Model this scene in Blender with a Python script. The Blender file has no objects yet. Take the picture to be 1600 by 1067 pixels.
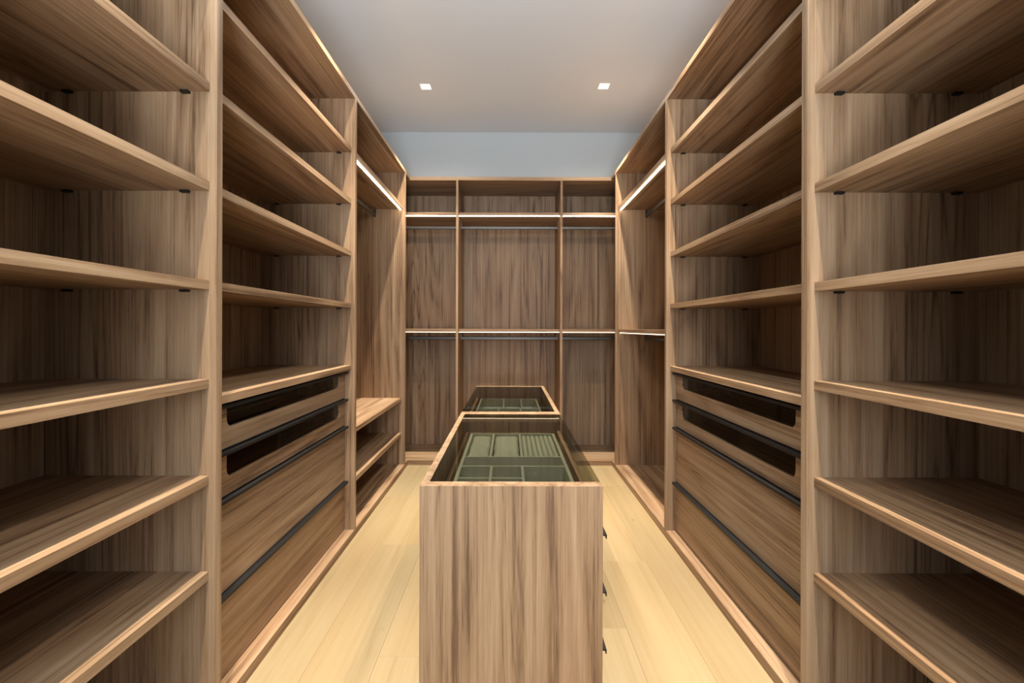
import bpy, bmesh, math, random
from mathutils import Vector, Matrix

random.seed(7)
S = bpy.context.scene
COL = S.collection

# ------------------------------------------------------------------ camera
CAM_Z = 1.152
cam_data = bpy.data.cameras.new('camera')
cam_data.sensor_width = 36.0
cam_data.lens = 16.0
cam_data.shift_x = 0.0025
cam_data.shift_y = -0.0131
cam_data.clip_start = 0.02
cam = bpy.data.objects.new('camera', cam_data)
cam.location = (0, 0, CAM_Z)
cam.rotation_euler = (math.pi / 2, -math.radians(0.15), 0)
COL.objects.link(cam)
S.camera = cam

# ------------------------------------------------------------------ world, exposure, large lights
S.view_settings.view_transform = 'Standard'
S.view_settings.look = 'None'
S.view_settings.gamma = 1.0
S.view_settings.use_curve_mapping = False
S.view_settings.exposure = 0.0

W = bpy.data.worlds.new('world')
S.world = W
W.use_nodes = True
bg = W.node_tree.nodes['Background']
bg.inputs['Color'].default_value = (0.75, 0.85, 1.0, 1)
bg.inputs['Strength'].default_value = 0.6

def area_light(name, loc, rot, sx, sy, watt, col):
    d = bpy.data.lights.new(name, 'AREA')
    d.shape = 'RECTANGLE'
    d.size, d.size_y = sx, sy
    d.energy = watt
    d.color = col
    o = bpy.data.objects.new(name, d)
    o.location = loc
    o.rotation_euler = rot
    COL.objects.link(o)
    return o

# added fill lamps, unseen behind the camera, standing in for doorway daylight
area_light('bounce_fill', (0.0, -1.2, 2.1), (math.radians(172), 0, 0), 1.2, 0.7, 105, (0.74, 0.87, 1.0))  # added lamp facing up, bounces cool fill off the ceiling
up_fill = area_light('upward_fill', (0.0, -1.6, 0.8), (math.radians(136), 0, 0), 0.8, 0.8, 46, (0.80, 0.90, 1.0))  # added lamp tilted up to brighten ceiling and upper shelves; no window here
up_fill.data.spread = math.radians(80)
fwd_fill = area_light('front_fill', (0.0, -1.65, 1.3), (math.radians(90), 0, 0), 0.7, 1.2, 10, (0.90, 0.94, 1.0))  # added forward fill for the island front and back cabinets
fwd_fill.data.spread = math.radians(70)
DOWNLIGHT_W = 490
DOWNLIGHT_WIDE_W = 50
DOWNLIGHT_COL = (1.0, 0.90, 0.76)
LED_STRENGTH = 18.0

# ------------------------------------------------------------------ materials
def new_mat(name):
    m = bpy.data.materials.new(name)
    m.use_nodes = True
    nt = m.node_tree
    nt.nodes.clear()
    out = nt.nodes.new('ShaderNodeOutputMaterial')
    return m, nt, out

def principled(name, col, rough=0.5, metal=0.0, spec=0.5, bump=0.0, bscale=300):
    m, nt, out = new_mat(name)
    b = nt.nodes.new('ShaderNodeBsdfPrincipled')
    b.inputs['Base Color'].default_value = (*col, 1)
    b.inputs['Roughness'].default_value = rough
    b.inputs['Metallic'].default_value = metal
    b.inputs['Specular IOR Level'].default_value = spec
    nt.links.new(b.outputs[0], out.inputs[0])
    if bump:
        tc = nt.nodes.new('ShaderNodeTexCoord')
        n = nt.nodes.new('ShaderNodeTexNoise')
        n.inputs['Scale'].default_value = bscale
        n.inputs['Detail'].default_value = 3
        bp = nt.nodes.new('ShaderNodeBump')
        bp.inputs['Strength'].default_value = bump
        bp.inputs['Distance'].default_value = 0.002
        nt.links.new(tc.outputs['Object'], n.inputs['Vector'])
        nt.links.new(n.outputs['Fac'], bp.inputs['Height'])
        nt.links.new(bp.outputs[0], b.inputs['Normal'])
    return m

def wood(name, axis, dark, mid, light, contrast=1.0, rough=0.5, ring_scale=3.2, streak=38.0, knots=False, spec=0.35):
    """Laminate wood, grain running along one axis."""
    m, nt, out = new_mat(name)
    N, L = nt.nodes.new, nt.links.new
    tc = N('ShaderNodeTexCoord')
    info = N('ShaderNodeObjectInfo')
    mul = N('ShaderNodeVectorMath'); mul.operation = 'MULTIPLY'
    comb = N('ShaderNodeCombineXYZ')
    for i in range(3):
        L(info.outputs['Random'], comb.inputs[i])
    mul.inputs[1].default_value = (13.7, 29.3, 7.9)
    L(comb.outputs[0], mul.inputs[0])
    add = N('ShaderNodeVectorMath'); add.operation = 'ADD'
    L(tc.outputs['Object'], add.inputs[0]); L(mul.outputs[0], add.inputs[1])

    def mapped(sc_across, sc_along):
        v = [sc_across] * 3
        v[axis] = sc_along
        mp = N('ShaderNodeVectorMath'); mp.operation = 'MULTIPLY'
        mp.inputs[1].default_value = v
        L(add.outputs[0], mp.inputs[0])
        return mp.outputs[0]

    def noise(vec, scale, detail, rough_=0.55, dist=0.0):
        n = N('ShaderNodeTexNoise')
        n.inputs['Scale'].default_value = scale
        n.inputs['Detail'].default_value = detail
        n.inputs['Roughness'].default_value = rough_
        n.inputs['Distortion'].default_value = dist
        L(vec, n.inputs['Vector'])
        return n.outputs['Fac']

    def math_(op, a, b=None, c=None):
        n = N('ShaderNodeMath'); n.operation = op
        for i, v in enumerate((a, b, c)):
            if v is None:
                continue
            if isinstance(v, (int, float)):
                n.inputs[i].default_value = v
            else:
                L(v, n.inputs[i])
        return n.outputs[0]

    low = noise(mapped(1, 0.10), ring_scale, 2.0, 0.45)
    rings = math_('PINGPONG', math_('MULTIPLY', low, 11.0), 0.5)
    rings = math_('MULTIPLY', rings, 2.0)
    band = noise(mapped(1, 0.016), 34.0, 3.0, 0.6)
    fine = noise(mapped(1, 0.012), streak * 2.6, 3.0, 0.65)
    pore = noise(mapped(1, 0.03), 420.0, 2.0, 0.6)
    # combine
    t = math_('MULTIPLY', rings, 0.15)
    t = math_('ADD', t, math_('MULTIPLY', band, 0.60))
    t = math_('ADD', t, math_('MULTIPLY', fine, 0.60))
    t = math_('ADD', t, math_('MULTIPLY', pore, 0.30))
    # thin dark vein lines that follow the growth rings, in patches
    ring2 = math_('PINGPONG', math_('MULTIPLY', noise(mapped(1, 0.04), ring_scale * 1.8, 1.0, 0.4), 26.0), 0.5)
    vein = math_('POWER', math_('SUBTRACT', 1.0, math_('MULTIPLY', ring2, 2.0)), 5.0)
    patch = noise(mapped(1, 0.08), 5.0, 1.0)
    patch = math_('MULTIPLY', math_('MAXIMUM', math_('SUBTRACT', patch, 0.42), 0.0), 4.0)
    t = math_('SUBTRACT', t, math_('MULTIPLY', math_('MULTIPLY', vein, patch), 0.15 * contrast))
    t = math_('SUBTRACT', t, 0.825)
    t = math_('MULTIPLY_ADD', t, 2.05 * contrast, 0.5)
    ramp = N('ShaderNodeValToRGB')
    e = ramp.color_ramp.elements
    e[0].position, e[0].color = 0.06, (*dark, 1)
    e[1].position, e[1].color = 0.95, (*light, 1)
    k = e.new(0.42); k.color = (*mid, 1)
    L(t, ramp.inputs['Fac'])
    col = ramp.outputs['Color']
    # slow tone shifts between warm and greyish laminate
    slow = noise(mapped(1, 0.25), 2.3, 1.0)
    mix = N('ShaderNodeMix'); mix.data_type = 'RGBA'; mix.blend_type = 'MULTIPLY'
    r2 = N('ShaderNodeValToRGB')
    r2.color_ramp.elements[0].position = 0.3; r2.color_ramp.elements[0].color = (1.0, 0.95, 0.90, 1)
    r2.color_ramp.elements[1].position = 0.7; r2.color_ramp.elements[1].color = (0.95, 0.99, 1.02, 1)
    L(slow, r2.inputs['Fac'])
    mix.inputs['Factor'].default_value = 1.0
    L(col, mix.inputs['A']); L(r2.outputs['Color'], mix.inputs['B'])
    col = mix.outputs['Result']
    if knots:
        vor = N('ShaderNodeTexVoronoi')
        vor.inputs['Scale'].default_value = 5.5
        L(mapped(1, 0.45), vor.inputs['Vector'])
        kf = N('ShaderNodeMapRange')
        kf.inputs['From Min'].default_value = 0.0; kf.inputs['From Max'].default_value = 0.055
        kf.inputs['To Min'].default_value = 0.55; kf.inputs['To Max'].default_value = 1.0
        L(vor.outputs['Distance'], kf.inputs['Value'])
        mx = N('ShaderNodeMix'); mx.data_type = 'RGBA'; mx.blend_type = 'MULTIPLY'
        mx.inputs['Factor'].default_value = 1.0
        L(col, mx.inputs['A'])
        cc = N('ShaderNodeCombineColor')
        for i in range(3):
            L(kf.outputs[0], cc.inputs[i])
        L(cc.outputs[0], mx.inputs['B'])
        col = mx.outputs['Result']
        rv = N('ShaderNodeMapRange')
        rv.inputs['To Min'].default_value = 0.90; rv.inputs['To Max'].default_value = 1.05
        L(info.outputs['Random'], rv.inputs['Value'])
        mx2 = N('ShaderNodeMix'); mx2.data_type = 'RGBA'; mx2.blend_type = 'MULTIPLY'
        mx2.inputs['Factor'].default_value = 1.0
        c2 = N('ShaderNodeCombineColor')
        for i in range(3):
            L(rv.outputs[0], c2.inputs[i])
        L(col, mx2.inputs['A']); L(c2.outputs[0], mx2.inputs['B'])
        col = mx2.outputs['Result']
    b = N('ShaderNodeBsdfPrincipled')
    L(col, b.inputs['Base Color'])
    b.inputs['Roughness'].default_value = rough
    b.inputs['Specular IOR Level'].default_value = spec
    bp = N('ShaderNodeBump')
    bp.inputs['Strength'].default_value = 0.08
    bp.inputs['Distance'].default_value = 0.001
    L(fine, bp.inputs['Height'])
    L(bp.outputs[0], b.inputs['Normal'])
    L(b.outputs[0], out.inputs[0])
    return m

WD, WM, WL = (0.122, 0.067, 0.034), (0.285, 0.175, 0.096), (0.410, 0.280, 0.172)
WOOD = [wood('wood_grain_%s' % 'xyz'[i], i, WD, WM, WL) for i in range(3)]
FLOOR_WOOD = wood('pale_oak_floor', 1, (0.285, 0.206, 0.104), (0.338, 0.250, 0.132), (0.380, 0.288, 0.162), contrast=0.7,
                  rough=0.42, ring_scale=2.2, streak=24, knots=True)
BLACK = principled('black_metal', (0.009, 0.009, 0.010), 0.45, 0.0, 0.3)
CLIP = principled('black_plastic', (0.006, 0.006, 0.006), 0.5)
RAIL = principled('dark_bronze_rail', (0.10, 0.095, 0.09), 0.38, 0.7)
CEIL = principled('ceiling_paint', (0.66, 0.69, 0.72), 0.9, 0, 0.2, 0.05, 180)
WALL = principled('wall_paint', (0.50, 0.535, 0.545), 0.9, 0, 0.2, 0.05, 180)
FABRIC = principled('sage_grey_velvet', (0.47, 0.48, 0.425), 0.95, 0, 0.1, 0.3, 900)
WHITE = principled('white_reflector', (0.85, 0.85, 0.83), 0.5)

def glass(name, tint, ior=1.33):
    m, nt, out = new_mat(name)
    N, L = nt.nodes.new, nt.links.new
    tr = N('ShaderNodeBsdfTransparent'); tr.inputs['Color'].default_value = (*tint, 1)
    gl = N('ShaderNodeBsdfGlossy'); gl.inputs['Roughness'].default_value = 0.01
    gl.inputs['Color'].default_value = (0.6, 0.6, 0.6, 1)
    fr = N('ShaderNodeFresnel'); fr.inputs['IOR'].default_value = ior
    ge = N('ShaderNodeNewGeometry')
    inv = N('ShaderNodeMath'); inv.operation = 'SUBTRACT'; inv.inputs[0].default_value = 1.0
    mu = N('ShaderNodeMath'); mu.operation = 'MULTIPLY'
    L(ge.outputs['Backfacing'], inv.inputs[1]); L(fr.outputs[0], mu.inputs[0]); L(inv.outputs[0], mu.inputs[1])
    mx = N('ShaderNodeMixShader')
    L(mu.outputs[0], mx.inputs[0]); L(tr.outputs[0], mx.inputs[1]); L(gl.outputs[0], mx.inputs[2])
    L(mx.outputs[0], out.inputs[0])
    return m

# every slab has two faces, so the tint acts twice
SMOKED = glass('smoked_glass', (0.65, 0.655, 0.60))
CLEAR = glass('clear_glass', (0.95, 0.95, 0.93))
SMOKED_DARK = glass('dark_smoked_glass', (0.64, 0.63, 0.62))

def emit(name, col, strength):
    m, nt, out = new_mat(name)
    e = nt.nodes.new('ShaderNodeEmission')
    e.inputs['Color'].default_value = (*col, 1)
    e.inputs['Strength'].default_value = strength
    nt.links.new(e.outputs[0], out.inputs[0])
    return m

LED = emit('led_strip_light', (1.0, 0.83, 0.60), LED_STRENGTH)
LED_SOFT = emit('soft_led_strip_light', (1.0, 0.80, 0.56), LED_STRENGTH * 0.22)
LENS = emit('downlight_lens', (1.0, 0.93, 0.82), 14.0)

# ------------------------------------------------------------------ mesh helpers
def box(bm, x0, x1, y0, y1, z0, z1):
    xs, ys, zs = sorted((x0, x1)), sorted((y0, y1)), sorted((z0, z1))
    v = [bm.verts.new((x, y, z)) for x in xs for y in ys for z in zs]
    for f in ((0, 1, 3, 2), (4, 6, 7, 5), (0, 4, 5, 1), (2, 3, 7, 6), (0, 2, 6, 4), (1, 5, 7, 3)):
        bm.faces.new([v[i] for i in f])

def bbox(*boxes, bevel=0.0):
    bm = bmesh.new()
    for b in boxes:
        box(bm, *b)
    if bevel:
        bmesh.ops.bevel(bm, geom=bm.edges[:], offset=bevel, segments=1, affect='EDGES')
    return bm

def prism(bm, pts, axis, a, b):
    """Polygon pts (2D, in the two axes other than axis, in order) extruded from a to b."""
    def mk(p, t):
        c = [p[0], p[1]]
        c.insert(axis, t)
        return bm.verts.new(c)
    A = [mk(p, a) for p in pts]
    B = [mk(p, b) for p in pts]
    bm.faces.new(A)
    bm.faces.new(list(reversed(B)))
    n = len(pts)
    for i in range(n):
        j = (i + 1) % n
        bm.faces.new((A[i], B[i], B[j], A[j]))
    bmesh.ops.recalc_face_normals(bm, faces=bm.faces[:])

def link(name, bm, mat, parent=None, loc=None, smooth=False):
    """bm in world coordinates; the object keeps the origin of its thing (or loc)."""
    me = bpy.data.meshes.new(name)
    base = Vector(loc) if loc is not None else (parent_origin(parent) if parent else Vector((0, 0, 0)))
    bmesh.ops.translate(bm, verts=bm.verts[:], vec=-base)
    bmesh.ops.recalc_face_normals(bm, faces=bm.faces[:])
    bm.to_mesh(me)
    bm.free()
    me.materials.append(mat)
    if smooth:
        for p in me.polygons:
            p.use_smooth = True
    o = bpy.data.objects.new(name, me)
    COL.objects.link(o)
    if parent:
        o.parent = parent
    elif loc is not None:
        o.location = loc
    return o

def parent_origin(o):
    v = Vector(o.location)
    while o.parent:
        o = o.parent
        v += Vector(o.location)
    return v

def thing(name, label, cat, loc, group=None):
    o = bpy.data.objects.new(name, None)
    o.empty_display_size = 0.1
    o.location = loc
    COL.objects.link(o)
    o['label'] = label
    o['category'] = cat
    if group:
        o['group'] = group
    return o

def structure(o):
    o['kind'] = 'structure'
    return o

# ------------------------------------------------------------------ dimensions (metres; y is distance from the camera)
CX = 0.0065                       # aisle centre line
def sx(side, v):                  # side -1 left, +1 right; v = distance from aisle centre (+CX)
    return CX + side * (v + 0.0005)
FACE = 0.857                      # front edge of side cabinets
REC = 0.021                       # how far shelves sit behind it
BACK = 1.357                      # inner face of cabinet back panels
T = 0.026
TOP = 2.44
PZ = 0.04                         # plinth top
Y_A0, Y_A1 = 0.50, 1.3476         # open shelving
Y_B1 = 2.532                      # drawer towers end
Y_C1 = 3.73                       # hanging bays end (corner panel)
Y_BF = 3.872                      # face of the back cabinets
Y_BB = 4.345                      # inner face of their backs
Y_W = 4.372                       # back wall
CEILZ = 3.03
Y_FRONT = -1.70

# ------------------------------------------------------------------ room shell
fl = structure(link('floor', bbox((-1.6, 1.6, Y_FRONT - 0.1, Y_W + 0.1, -0.06, -0.014)), FLOOR_WOOD))
seams = [-1.37, -1.14, -0.9125, -0.685, -0.4565, -0.2275, 0.0, 0.2265, 0.4525, 0.68, 0.9075, 1.135, 1.38]
ends = {3: 2.418, 4: 1.595, 9: 3.326, 5: 2.9, 6: 0.7, 7: 1.75, 8: 2.25, 2: 1.2, 10: 2.0}
for i in range(len(seams) - 1):
    e0 = ends.get(i, random.uniform(0.4, 3.5))
    cuts = [Y_FRONT] + [e0 + k * 1.9 for k in range(-3, 4) if Y_FRONT + 0.25 < e0 + k * 1.9 < Y_W - 0.25] + [Y_W]
    for a, b in zip(cuts[:-1], cuts[1:]):
        link('plank', bbox((seams[i] + 0.0002, seams[i + 1] - 0.0002, a + 0.0002, b - 0.0002, -0.014, 0.0), bevel=0.0006), FLOOR_WOOD, fl)

DL = [(-0.657, 3.545), (0.728, 3.53), (-0.657, 2.13), (0.728, 2.12), (-0.657, 0.73), (0.728, 0.72)]
HOLE = 0.043
bm = bmesh.new()
xs = [-1.6, -0.657 - HOLE, -0.657 + HOLE, 0.728 - HOLE, 0.728 + HOLE, 1.6]
# ceiling slab as strips around the square downlight openings
for ci in range(5):
    x0, x1 = xs[ci], xs[ci + 1]
    if ci in (1, 3):
        hx = DL[0][0] if ci == 1 else DL[1][0]
        ys = sorted(d[1] for d in DL if d[0] == hx)
        cur = Y_FRONT - 0.1
        for y in ys:
            box(bm, x0, x1, cur, y - HOLE, CEILZ, CEILZ + 0.02)
            cur = y + HOLE
        box(bm, x0, x1, cur, Y_W + 0.1, CEILZ, CEILZ + 0.02)
    else:
        box(bm, x0, x1, Y_FRONT - 0.1, Y_W + 0.1, CEILZ, CEILZ + 0.02)
structure(link('ceiling', bm, CEIL))
structure(link('wall_back', bbox((-1.6, 1.6, Y_W, Y_W + 0.1, 0, CEILZ)), WALL))
XL, XR = sx(-1, BACK + 0.02), sx(1, BACK + 0.02)
structure(link('wall_left', bbox((XL - 0.1, XL, Y_FRONT - 0.1, Y_W, 0, CEILZ)), WALL))
structure(link('wall_right', bbox((XR, XR + 0.1, Y_FRONT - 0.1, Y_W, 0, CEILZ)), WALL))
structure(link('wall_front', bbox((XL, sx(-1, FACE), 0.38, 0.498, 0, CEILZ), (sx(1, FACE), XR, 0.38, 0.498, 0, CEILZ)), WALL))

# ------------------------------------------------------------------ plinth under all cabinets (one U-shaped slab)
PF = FACE
yb = 3.818
pl = thing('plinth', 'low U-shaped wooden plinth running round the floor under all the wall cabinets', 'plinth', (CX, 3.9, 0))
for sd in (-1, 1):
    link('side_slab', bbox((sx(sd, PF), sx(sd, BACK + 0.018), Y_A0, yb, 0.0, PZ)), WOOD[1], pl)
link('back_slab', bbox((sx(-1, BACK + 0.018), sx(1, BACK + 0.018), yb, Y_BB + 0.02, 0.0, PZ)), WOOD[0], pl)

# ------------------------------------------------------------------ part builders
def panel(name, parent, axis, *b):
    return link(name, bbox(b), WOOD[axis], parent)

def shelf_y(parent, side, y0, y1, z0, rec=REC, clips=True, clip_ends=(1,), name='shelf', t=T):
    """Shelf of a side cabinet, running along y."""
    s = panel(name, parent, 1, sx(side, FACE + rec), sx(side, BACK), y0, y1, z0, z0 + t)
    if clips:
        for e in clip_ends:
            yy = (y1 - 0.014, y1) if e else (y0, y0 + 0.014)
            for v in (0.945, 1.285):
                link('shelf_clip', bbox((sx(side, v - 0.012), sx(side, v + 0.012), yy[0], yy[1], z0 - 0.007, z0), bevel=0.001), CLIP, s)
    return s

def led(parent, b, m=None):
    return link('led_strip', bbox(b), m or LED, parent)

def rail_y(parent, side, y0, y1, zs):
    """Hanging rail under a shelf whose underside is zs."""
    bm = bmesh.new()
    x = sx(side, 1.104)
    pts = []
    for i in range(16):
        a = 2 * math.pi * i / 16
        pts.append((x + 0.0075 * math.cos(a), zs - 0.047 + 0.008 * (1 if math.sin(a) > 0 else -1) + 0.007 * math.sin(a)))
    prism(bm, pts, 1, y0, y1)
    r = link('hanging_rail', bm, RAIL, parent)
    for a, b in ((y0, y0 + 0.006), (y1 - 0.006, y1)):
        link('rail_bracket', bbox((x - 0.0095, x + 0.0095, a, b, zs - 0.064, zs)), RAIL, r)
    return r

def rail_x(parent, x0, x1, zs, y=4.105):
    bm = bmesh.new()
    pts = []
    for i in range(16):
        a = 2 * math.pi * i / 16
        pts.append((y + 0.0075 * math.cos(a), zs - 0.058 + 0.008 * (1 if math.sin(a) > 0 else -1) + 0.007 * math.sin(a)))
    prism(bm, pts, 0, x0, x1)
    r = link('hanging_rail', bm, RAIL, parent)
    for a, b in ((x0, x0 + 0.006), (x1 - 0.006, x1)):
        link('rail_bracket', bbox((a, b, y - 0.0095, y + 0.0095, zs - 0.075, zs)), RAIL, r)
    return r

def arc(cx, cz, r, a0, a1, n=6):
    return [(cx + r * math.cos(math.radians(a0 + (a1 - a0) * i / n)), cz + r * math.sin(math.radians(a0 + (a1 - a0) * i / n))) for i in range(n + 1)]

def u_frame(bm, xa, xb, y0, y1, z0, z1, st0, st1, zr, rad=0.028):
    """Drawer front open at the top: two stiles and a bottom rail with rounded inner corners."""
    ya, yb_ = y0 + st0, y1 - st1
    pts = [(y0, z0), (y1, z0), (y1, z1), (yb_, z1)]
    pts += arc(yb_ - rad, zr + rad, rad, 0, -90)
    pts += arc(ya + rad, zr + rad, rad, -90, -180)
    pts += [(ya, z1), (y0, z1)]
    prism(bm, pts, 0, xa, xb)

def handle_y(parent, side, xf, y0, y1, z, proj=0.021, name='handle'):
    """Black edge pull: thin plate over the drawer top with a small lip turned down."""
    out = side * -1
    bm = bbox((xf - out * 0.012, xf + out * proj, y0, y1, z - 0.003, z), (xf + out * (proj - 0.0025), xf + out * proj, y0, y1, z - 0.011, z - 0.003))
    return link(name, bm, BLACK, parent)

def drawer_y(parent, side, xf, y0, y1, z0, z1, glass_front, depth=0.42, st=(0.106, 0.077), zr=None, name='drawer', proj=0.021, mat=None, rad=0.028):
    """xf: face position (world x); side: +1 when the cabinet lies towards +x of its face."""
    bm = bmesh.new()
    inn = side
    if glass_front:
        u_frame(bm, xf, xf + inn * 0.018, y0, y1, z0, z1 - 0.006, st[0], st[1], zr, rad)
    else:
        box(bm, xf, xf + inn * 0.018, y0, y1, z0, z1 - 0.004)
    # drawer box
    xb0, xb1 = xf + inn * 0.018, xf + inn * depth
    zt = (zr - 0.004) if glass_front else z1 - 0.04
    box(bm, xb0, xb1, y0 + 0.012, y0 + 0.026, z0 + 0.012, zt)
    box(bm, xb0, xb1, y1 - 0.026, y1 - 0.012, z0 + 0.012, zt)
    box(bm, xb1 - inn * 0.014, xb1, y0 + 0.026, y1 - 0.026, z0 + 0.012, zt)
    box(bm, xb0, xb1 - inn * 0.014, y0 + 0.026, y1 - 0.026, z0 + 0.012, z0 + 0.02)
    d = link(name, bm, mat or WOOD[1], parent)
    if glass_front:
        link('glass_pane', bbox((xf + inn * 0.0065, xf + inn * 0.0105, y0 + st[0] - 0.012, y1 - st[1] + 0.012, zr - 0.012, z1 - 0.006)), SMOKED_DARK, d)
    handle_y(d, side, xf, y0 + 0.002, y1 - 0.002, z1, proj)
    return d

# ------------------------------------------------------------------ side cabinets
names = {-1: 'left', 1: 'right'}
for side in (-1, 1):
    w = names[side]
    fx, bx = sx(side, FACE), sx(side, BACK)
    bo = sx(side, BACK + 0.018)
    # --- open shelving nearest the camera
    t = thing('shelving_unit', 'open wooden shelving unit of deep empty shelves nearest the viewer on the %s' % w, 'shelving',
              (sx(side, 1.1), 0.92, PZ), 'open shelving units')
    panel('side_panel', t, 2, fx, bx, Y_A0, Y_A0 + T, PZ, TOP - T)
    panel('side_panel', t, 2, fx, bx, Y_A1 - T, Y_A1, PZ, TOP - T)
    panel('back_panel', t, 2, bx, bo, Y_A0, Y_A1 - 0.001, PZ, TOP - T)
    panel('top_panel', t, 1, fx, bo, Y_A0, Y_A1 - 0.0005, TOP - T, TOP)
    for z in (2.117, 1.836, 1.548, 1.261, 0.9756, 0.695, 0.417):
        shelf_y(t, side, Y_A0 + T, Y_A1 - T, z, clip_ends=(0, 1))
    # --- drawer tower
    t = thing('drawer_cabinet', 'wooden cabinet on the %s with open shelves over four drawers, two of them glass-fronted' % w, 'cabinet',
              (sx(side, 1.1), 1.94, PZ), 'drawer cabinets')
    panel('side_panel', t, 2, fx, bx, Y_B1 - T, Y_B1, PZ, TOP - T)
    panel('back_panel', t, 2, bx, bo, Y_A1, Y_B1 - 0.001, PZ, TOP - T)
    panel('top_panel', t, 1, fx, bo, Y_A1, Y_B1 - 0.0005, TOP - T, TOP)
    for z in (2.117, 1.833, 1.547, 1.2616):
        shelf_y(t, side, Y_A1, Y_B1 - T, z, clip_ends=(0, 1))
    shelf_y(t, side, Y_A1, Y_B1 - T, 0.919, clips=False)
    xf = sx(side, 0.910)
    d0, d1 = Y_A1 + 0.003, Y_B1 - T - 0.003
    d = drawer_y(t, side, xf, d0, d1, 0.767, 0.910, True, zr=0.831)
    if side < 0:
        link('inner_rail', bbox((sx(side, 0.940), sx(side, 0.946), 1.38, 1.74, 0.858, 0.866)), RAIL, d)
    drawer_y(t, side, xf, d0, d1, 0.616, 0.762, True, zr=0.670)
    drawer_y(t, side, xf, d0, d1, 0.314, 0.612, False)
    drawer_y(t, side, xf, d0, d1, 0.044, 0.310, False)
    # --- hanging bay towards the corner
    if side < 0:
        lab = 'tall wooden hanging bay in the left corner, with two low shelves near the floor'
    else:
        lab = 'tall wooden hanging bay in the right corner with rails under two lit shelves'
    t = thing('hanging_bay', lab, 'wardrobe', (sx(side, 1.1), 3.1, PZ), 'corner hanging bays')
    panel('side_panel', t, 2, fx, bx, Y_C1 - T, Y_C1, PZ, TOP - T)
    panel('back_panel', t, 2, bx, bo, Y_B1, Y_C1, PZ, TOP - T)
    panel('top_panel', t, 1, fx, bo, Y_B1, Y_BF + 0.006, TOP - T, TOP)
    y0, y1 = Y_B1, Y_C1 - T
    s = shelf_y(t, side, y0, y1, 2.117, rec=0.016, clips=False)
    led(s, (sx(side, FACE + 0.032), sx(side, FACE + 0.044), y0 + 0.004, y1 - 0.004, 2.112, 2.117))
    rail_y(t, side, y0, y1, 2.117)
    if side < 0:
        shelf_y(t, side, y0, y1, 0.555, rec=0.028, clips=False)
        shelf_y(t, side, y0, y1, 0.271, rec=0.028, clips=False)
    else:
        s = shelf_y(t, side, y0, y1, 1.118, rec=0.016, clips=False)
        led(s, (sx(side, FACE + 0.032), sx(side, FACE + 0.044), y0 + 0.004, y1 - 0.004, 1.113, 1.118), LED_SOFT)
        rail_y(t, side, y0, y1, 1.118)

# ------------------------------------------------------------------ back cabinets
bays = [(sx(-1, BACK), -0.4565, 'left', 'narrow wooden double hanging wardrobe at the left of the back wall, beside the corner'),
        (-0.4375, 0.4315, 'centre', 'wide wooden double hanging wardrobe in the middle of the back wall behind the island'),
        (0.4505, sx(1, BACK), 'right', 'narrow wooden double hanging wardrobe at the right of the back wall, beside the corner')]
for x0, x1, wch, lab in bays:
    t = thing('hanging_wardrobe', lab, 'wardrobe', ((x0 + x1) / 2, 4.1, PZ), 'back wall wardrobes')
    ex0, ex1 = x0, x1
    if wch == 'centre':
        panel('side_panel', t, 2, x0 - 0.019, x0, Y_BF, Y_BB, PZ, TOP - 0.03)
        panel('side_panel', t, 2, x1, x1 + 0.019, Y_BF, Y_BB, PZ, TOP - 0.03)
        ex0, ex1 = x0 - 0.0185, x1 + 0.0185
    elif wch == 'left':
        panel('side_panel', t, 2, x0, x0 + 0.019, Y_BF + 0.02, Y_BB, PZ, TOP - 0.03)
        x0 += 0.019
    else:
        panel('side_panel', t, 2, x1 - 0.019, x1, Y_BF + 0.02, Y_BB, PZ, TOP - 0.03)
        x1 -= 0.019
    panel('back_panel', t, 2, ex0, ex1, Y_BB, Y_BB + 0.018, PZ, TOP - 0.03)
    panel('top_panel', t, 0, ex0, ex1, Y_BF + 0.0065, Y_BB + 0.018, TOP - 0.03, TOP)
    for z in (2.114, 1.119):
        s = panel('shelf', t, 0, x0, x1, Y_BF + 0.018, Y_BB, z, z + 0.026)
        led(s, (x0 + 0.004, x1 - 0.004, Y_BF + 0.021, Y_BF + 0.033, z - 0.005, z), LED if z > 2 else LED_SOFT)
        rail_x(t, x0, x1, z)

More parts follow.
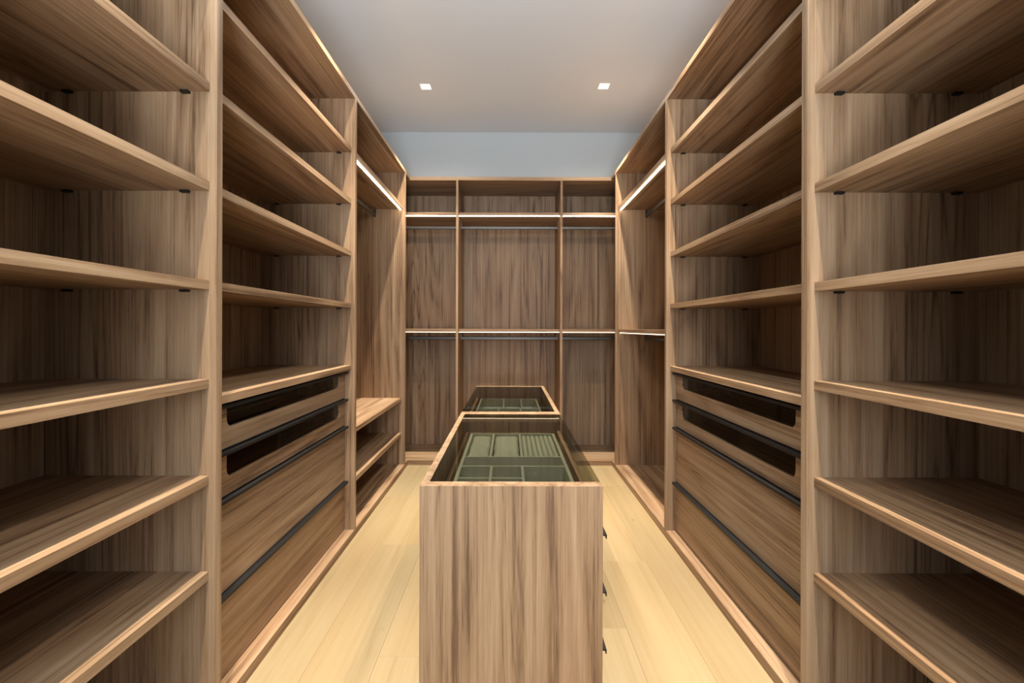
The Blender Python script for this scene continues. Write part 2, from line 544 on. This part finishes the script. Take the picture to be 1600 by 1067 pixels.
# ------------------------------------------------------------------ island (two back-to-back drawer cabinets)
IX0, IX1 = -0.2290, 0.2405
IZ = 0.7476
isl = [('near', 1.164, 2.1695, 0.035, 1, 'wooden island cabinet nearest the viewer with a smoked glass top over a jewellery tray'),
       ('far', 2.1705, 3.177, 0.0325, -1, 'wooden island cabinet at the far end, its smoked glass top partly dark')]
for which, ya, yb_, tp, side, lab in isl:
    t = thing('island_cabinet', lab, 'cabinet', ((IX0 + IX1) / 2, (ya + yb_) / 2, 0), 'island cabinets')
    panel('end_panel', t, 2, IX0, IX1, ya, ya + tp, 0, IZ)
    panel('end_panel', t, 2, IX0, IX1, yb_ - 0.032, yb_, 0, IZ)
    a, b = ya + tp, yb_ - 0.032
    if side > 0:                       # drawers open to the right
        panel('side_panel', t, 2, IX0, IX0 + 0.02, a, b, 0, IZ)
        gx0, gx1, xf, xi = IX0 + 0.02, IX1 - 0.001, IX1 - 0.001, -1
    else:
        panel('side_panel', t, 2, IX1 - 0.02, IX1, a, b, 0, IZ)
        gx0, gx1, xf, xi = IX0 + 0.001, IX1 - 0.02, IX0 + 0.001, 1
    link('glass_top', bbox((gx0, gx1, a, b, IZ - 0.008, IZ - 0.0003)), SMOKED, t)
    panel('base_board', t, 1, gx0 + 0.02, gx1 - 0.02, a, b, 0.004, 0.02)
    y0, y1 = a + 0.003, b - 0.003
    # glass-fronted top drawer without a pull of its own
    bm = bmesh.new()
    u_frame(bm, xf, xf + xi * 0.018, y0, y1, 0.612, IZ - 0.010, 0.02, 0.02, 0.669, 0.012)
    xb0, xb1 = xf + xi * 0.018, xf + xi * 0.44
    box(bm, xb0, xb1, y0 + 0.004, y0 + 0.014, 0.616, 0.664)
    box(bm, xb0, xb1, y1 - 0.014, y1 - 0.004, 0.616, 0.664)
    box(bm, xb1 - xi * 0.01, xb1, y0 + 0.014, y1 - 0.014, 0.616, 0.664)
    box(bm, xb0, xb1 - xi * 0.01, y0 + 0.014, y1 - 0.014, 0.616, 0.624)
    d = link('drawer', bm, WOOD[1], t)
    link('glass_pane', bbox((xf + xi * 0.0065, xf + xi * 0.0105, y0 + 0.012, y1 - 0.012, 0.660, IZ - 0.010)), CLEAR, d)
    for z0, z1 in ((0.457, 0.606), (0.305, 0.454), (0.153, 0.302), (0.022, 0.150)):
        bm = bmesh.new()
        box(bm, xf, xf + xi * 0.018, y0, y1, z0, z1 - 0.004)
        box(bm, xf + xi * 0.018, xf + xi * 0.42, y0 + 0.012, y0 + 0.024, z0 + 0.01, z1 - 0.04)
        box(bm, xf + xi * 0.018, xf + xi * 0.42, y1 - 0.024, y1 - 0.012, z0 + 0.01, z1 - 0.04)
        box(bm, xf + xi * 0.408, xf + xi * 0.42, y0 + 0.024, y1 - 0.024, z0 + 0.01, z1 - 0.04)
        box(bm, xf + xi * 0.018, xf + xi * 0.408, y0 + 0.024, y1 - 0.024, z0 + 0.01, z0 + 0.018)
        d = link('drawer', bm, WOOD[1], t)
        handle_y(d, xi, xf, y0 + 0.002, y1 - 0.002, z1, 0.020)

# ------------------------------------------------------------------ jewellery trays
def pad_mesh(x0, x1, y0, y1, zb, h, dents):
    bm = bmesh.new()
    n, m = 14, 20
    g = []
    for j in range(m + 1):
        row = []
        for i in range(n + 1):
            u, v = i / n, j / m
            e = (1 - abs(2 * u - 1) ** 9) * (1 - abs(2 * v - 1) ** 12)
            z = zb + h * (0.72 + 0.28 * e)
            for du, dv, r, dp in dents:
                q = ((u - du) / r) ** 2 + ((v - dv) / (r * 0.6)) ** 2
                z -= 1.7 * dp * math.exp(-q)
            # slightly wavy outline
            xx = x0 + (x1 - x0) * (0.5 + (u - 0.5) * (1 - 0.05 * (1 - math.cos(4 * math.pi * v)) * 0.5))
            yy = y0 + (y1 - y0) * (0.5 + (v - 0.5) * (1 - 0.03 * (1 - math.cos(4 * math.pi * u)) * 0.5))
            row.append(bm.verts.new((xx, yy, z)))
        g.append(row)
    for j in range(m):
        for i in range(n):
            bm.faces.new((g[j][i], g[j][i + 1], g[j + 1][i + 1], g[j + 1][i]))
    border = [g[0][i] for i in range(n + 1)] + [g[j][n] for j in range(1, m + 1)] + [g[m][i] for i in range(n - 1, -1, -1)] + [g[j][0] for j in range(m - 1, 0, -1)]
    low = [bm.verts.new((v.co.x, v.co.y, zb)) for v in border]
    k = len(border)
    for i in range(k):
        bm.faces.new((border[i], low[i], low[(i + 1) % k], border[(i + 1) % k]))
    bm.faces.new(low)
    return bm

ZB, ZT = 0.6245, 0.682
def tray(label, x0, x1, y0, y1, loc):
    t = thing('jewellery_tray', label, 'tray', loc, 'jewellery trays')
    link('tray_floor', bbox((x0, x1, y0, y1, ZB, ZB + 0.005)), FABRIC, t)
    w = 0.011
    link('tray_rim', bbox((x0, x0 + w, y0, y1, ZB + 0.005, ZT), (x1 - w, x1, y0, y1, ZB + 0.005, ZT),
                          (x0 + w, x1 - w, y0, y0 + w, ZB + 0.005, ZT), (x0 + w, x1 - w, y1 - w, y1, ZB + 0.005, ZT)), FABRIC, t)
    return t

def wall_part(t, *b):
    return link('tray_divider', bbox(b), FABRIC, t)

x0, x1 = -0.171, 0.200
t = tray('sage tray with two cushions and ring rolls under the near glass top', x0, x1, 1.222, 2.030, (0.015, 1.62, ZB))
zf = ZB + 0.005
h = ZT - 0.001
ix0, ix1 = x0 + 0.011, x1 - 0.011
wall_part(t, ix0, ix1, 1.664, 1.674, zf, h)
wall_part(t, ix0, ix1, 1.549, 1.559, zf, h)
wall_part(t, -0.073, -0.064, 1.674, 2.019, zf, h)
wall_part(t, 0.042, 0.051, 1.674, 2.019, zf, h)
wall_part(t, -0.064, -0.055, 1.233, 1.549, zf, h)
wall_part(t, 0.040, 0.049, 1.233, 1.549, zf, h)
wall_part(t, ix0, -0.064, 1.426, 1.435, zf, h)
wall_part(t, -0.055, 0.040, 1.426, 1.435, zf, h)
d1 = [(0.3, 0.72, 0.16, 0.008), (0.72, 0.50, 0.12, 0.010), (0.72, 0.06, 0.16, 0.010), (0.2, 0.35, 0.2, 0.003)]
d2 = [(0.35, 0.74, 0.2, 0.010), (0.4, 0.48, 0.13, 0.007), (0.5, 0.08, 0.17, 0.010)]
link('cushion', pad_mesh(ix0 + 0.003, -0.076, 1.679, 2.015, zf, 0.052, d1), FABRIC, t, smooth=True)
link('cushion', pad_mesh(-0.061, 0.039, 1.679, 2.015, zf, 0.052, d2), FABRIC, t, smooth=True)
rx0, rx1 = 0.0535, ix1 - 0.002
nr = 7
rw = (rx1 - rx0) / nr
for k in range(nr):
    bm = bmesh.new()
    cx = rx0 + rw * (k + 0.5)
    pts = [(cx + rw * 0.49, zf)] + [(cx + rw * 0.49 * math.cos(math.pi * i / 8), zf + 0.036 + 0.012 * math.sin(math.pi * i / 8)) for i in range(9)] + [(cx - rw * 0.49, zf)]
    prism(bm, pts, 1, 1.680, 2.013)
    link('ring_roll', bm, FABRIC, t, smooth=False)

x0, x1 = -0.19, 0.181
t = tray('sage tray of plain compartments under the far glass top', x0, x1, 2.226, 3.030, (0.0, 2.62, ZB))
ix0, ix1 = x0 + 0.011, x1 - 0.011
wall_part(t, ix0, ix1, 2.66, 2.67, zf, h)
wall_part(t, -0.039, -0.030, 2.67, 3.019, zf, h)
wall_part(t, 0.071, 0.080, 2.67, 3.019, zf, h)
wall_part(t, -0.064, -0.055, 2.237, 2.66, zf, h)
wall_part(t, 0.060, 0.069, 2.237, 2.66, zf, h)

# ------------------------------------------------------------------ recessed square downlights
pos = ['far left above the corner hanging bay', 'far right above the corner hanging bay', 'above the left drawer cabinet',
       'above the right drawer cabinet', 'above the left open shelving unit', 'above the right open shelving unit']
for (x, y), p in zip(DL, pos):
    t = thing('downlight', 'small square white recessed ceiling downlight, %s' % p, 'downlight', (x, y, CEILZ), 'ceiling downlights')
    a = HOLE
    link('trim_frame', bbox((x - a, x - a + 0.005, y - a, y + a, CEILZ - 0.002, CEILZ + 0.02), (x + a - 0.005, x + a, y - a, y + a, CEILZ - 0.002, CEILZ + 0.02),
                            (x - a + 0.005, x + a - 0.005, y - a, y - a + 0.005, CEILZ - 0.002, CEILZ + 0.02),
                            (x - a + 0.005, x + a - 0.005, y + a - 0.005, y + a, CEILZ - 0.002, CEILZ + 0.02)), WHITE, t)
    # tapered reflector
    bm = bmesh.new()
    r0, r1 = a - 0.005, 0.026
    zt = CEILZ + 0.055
    lo = [bm.verts.new((x + sxx * r0, y + syy * r0, CEILZ + 0.02)) for sxx, syy in ((-1, -1), (1, -1), (1, 1), (-1, 1))]
    hi = [bm.verts.new((x + sxx * r1, y + syy * r1, zt)) for sxx, syy in ((-1, -1), (1, -1), (1, 1), (-1, 1))]
    ho = [bm.verts.new((x + sxx * (r0 + 0.004), y + syy * (r0 + 0.004), zt + 0.01)) for sxx, syy in ((-1, -1), (1, -1), (1, 1), (-1, 1))]
    lo2 = [bm.verts.new((x + sxx * (r0 + 0.004), y + syy * (r0 + 0.004), CEILZ + 0.02)) for sxx, syy in ((-1, -1), (1, -1), (1, 1), (-1, 1))]
    for i in range(4):
        j = (i + 1) % 4
        bm.faces.new((lo[i], lo[j], hi[j], hi[i]))
        bm.faces.new((lo2[i], lo2[j], ho[j], ho[i]))
        bm.faces.new((lo[i], lo[j], lo2[j], lo2[i]))
    bm.faces.new(ho)
    bm.faces.new(hi)
    link('reflector', bm, WHITE, t)
    bm = bmesh.new()
    bmesh.ops.create_circle(bm, cap_ends=True, segments=20, radius=0.022, matrix=Matrix.Translation((x, y, zt - 0.002)))
    link('lens', bm, LENS, t)
    for nm, en, ang in (('downlight_beam', DOWNLIGHT_W, 54), ('downlight_spill', DOWNLIGHT_WIDE_W, 150)):
        d = bpy.data.lights.new(nm, 'SPOT')
        d.energy = en
        d.color = DOWNLIGHT_COL
        d.spot_size = math.radians(ang)
        d.spot_blend = 1.0
        d.shadow_soft_size = 0.02
        o = bpy.data.objects.new(nm, d)
        o.location = (0, 0, -0.004)
        o.parent = t
        COL.objects.link(o)
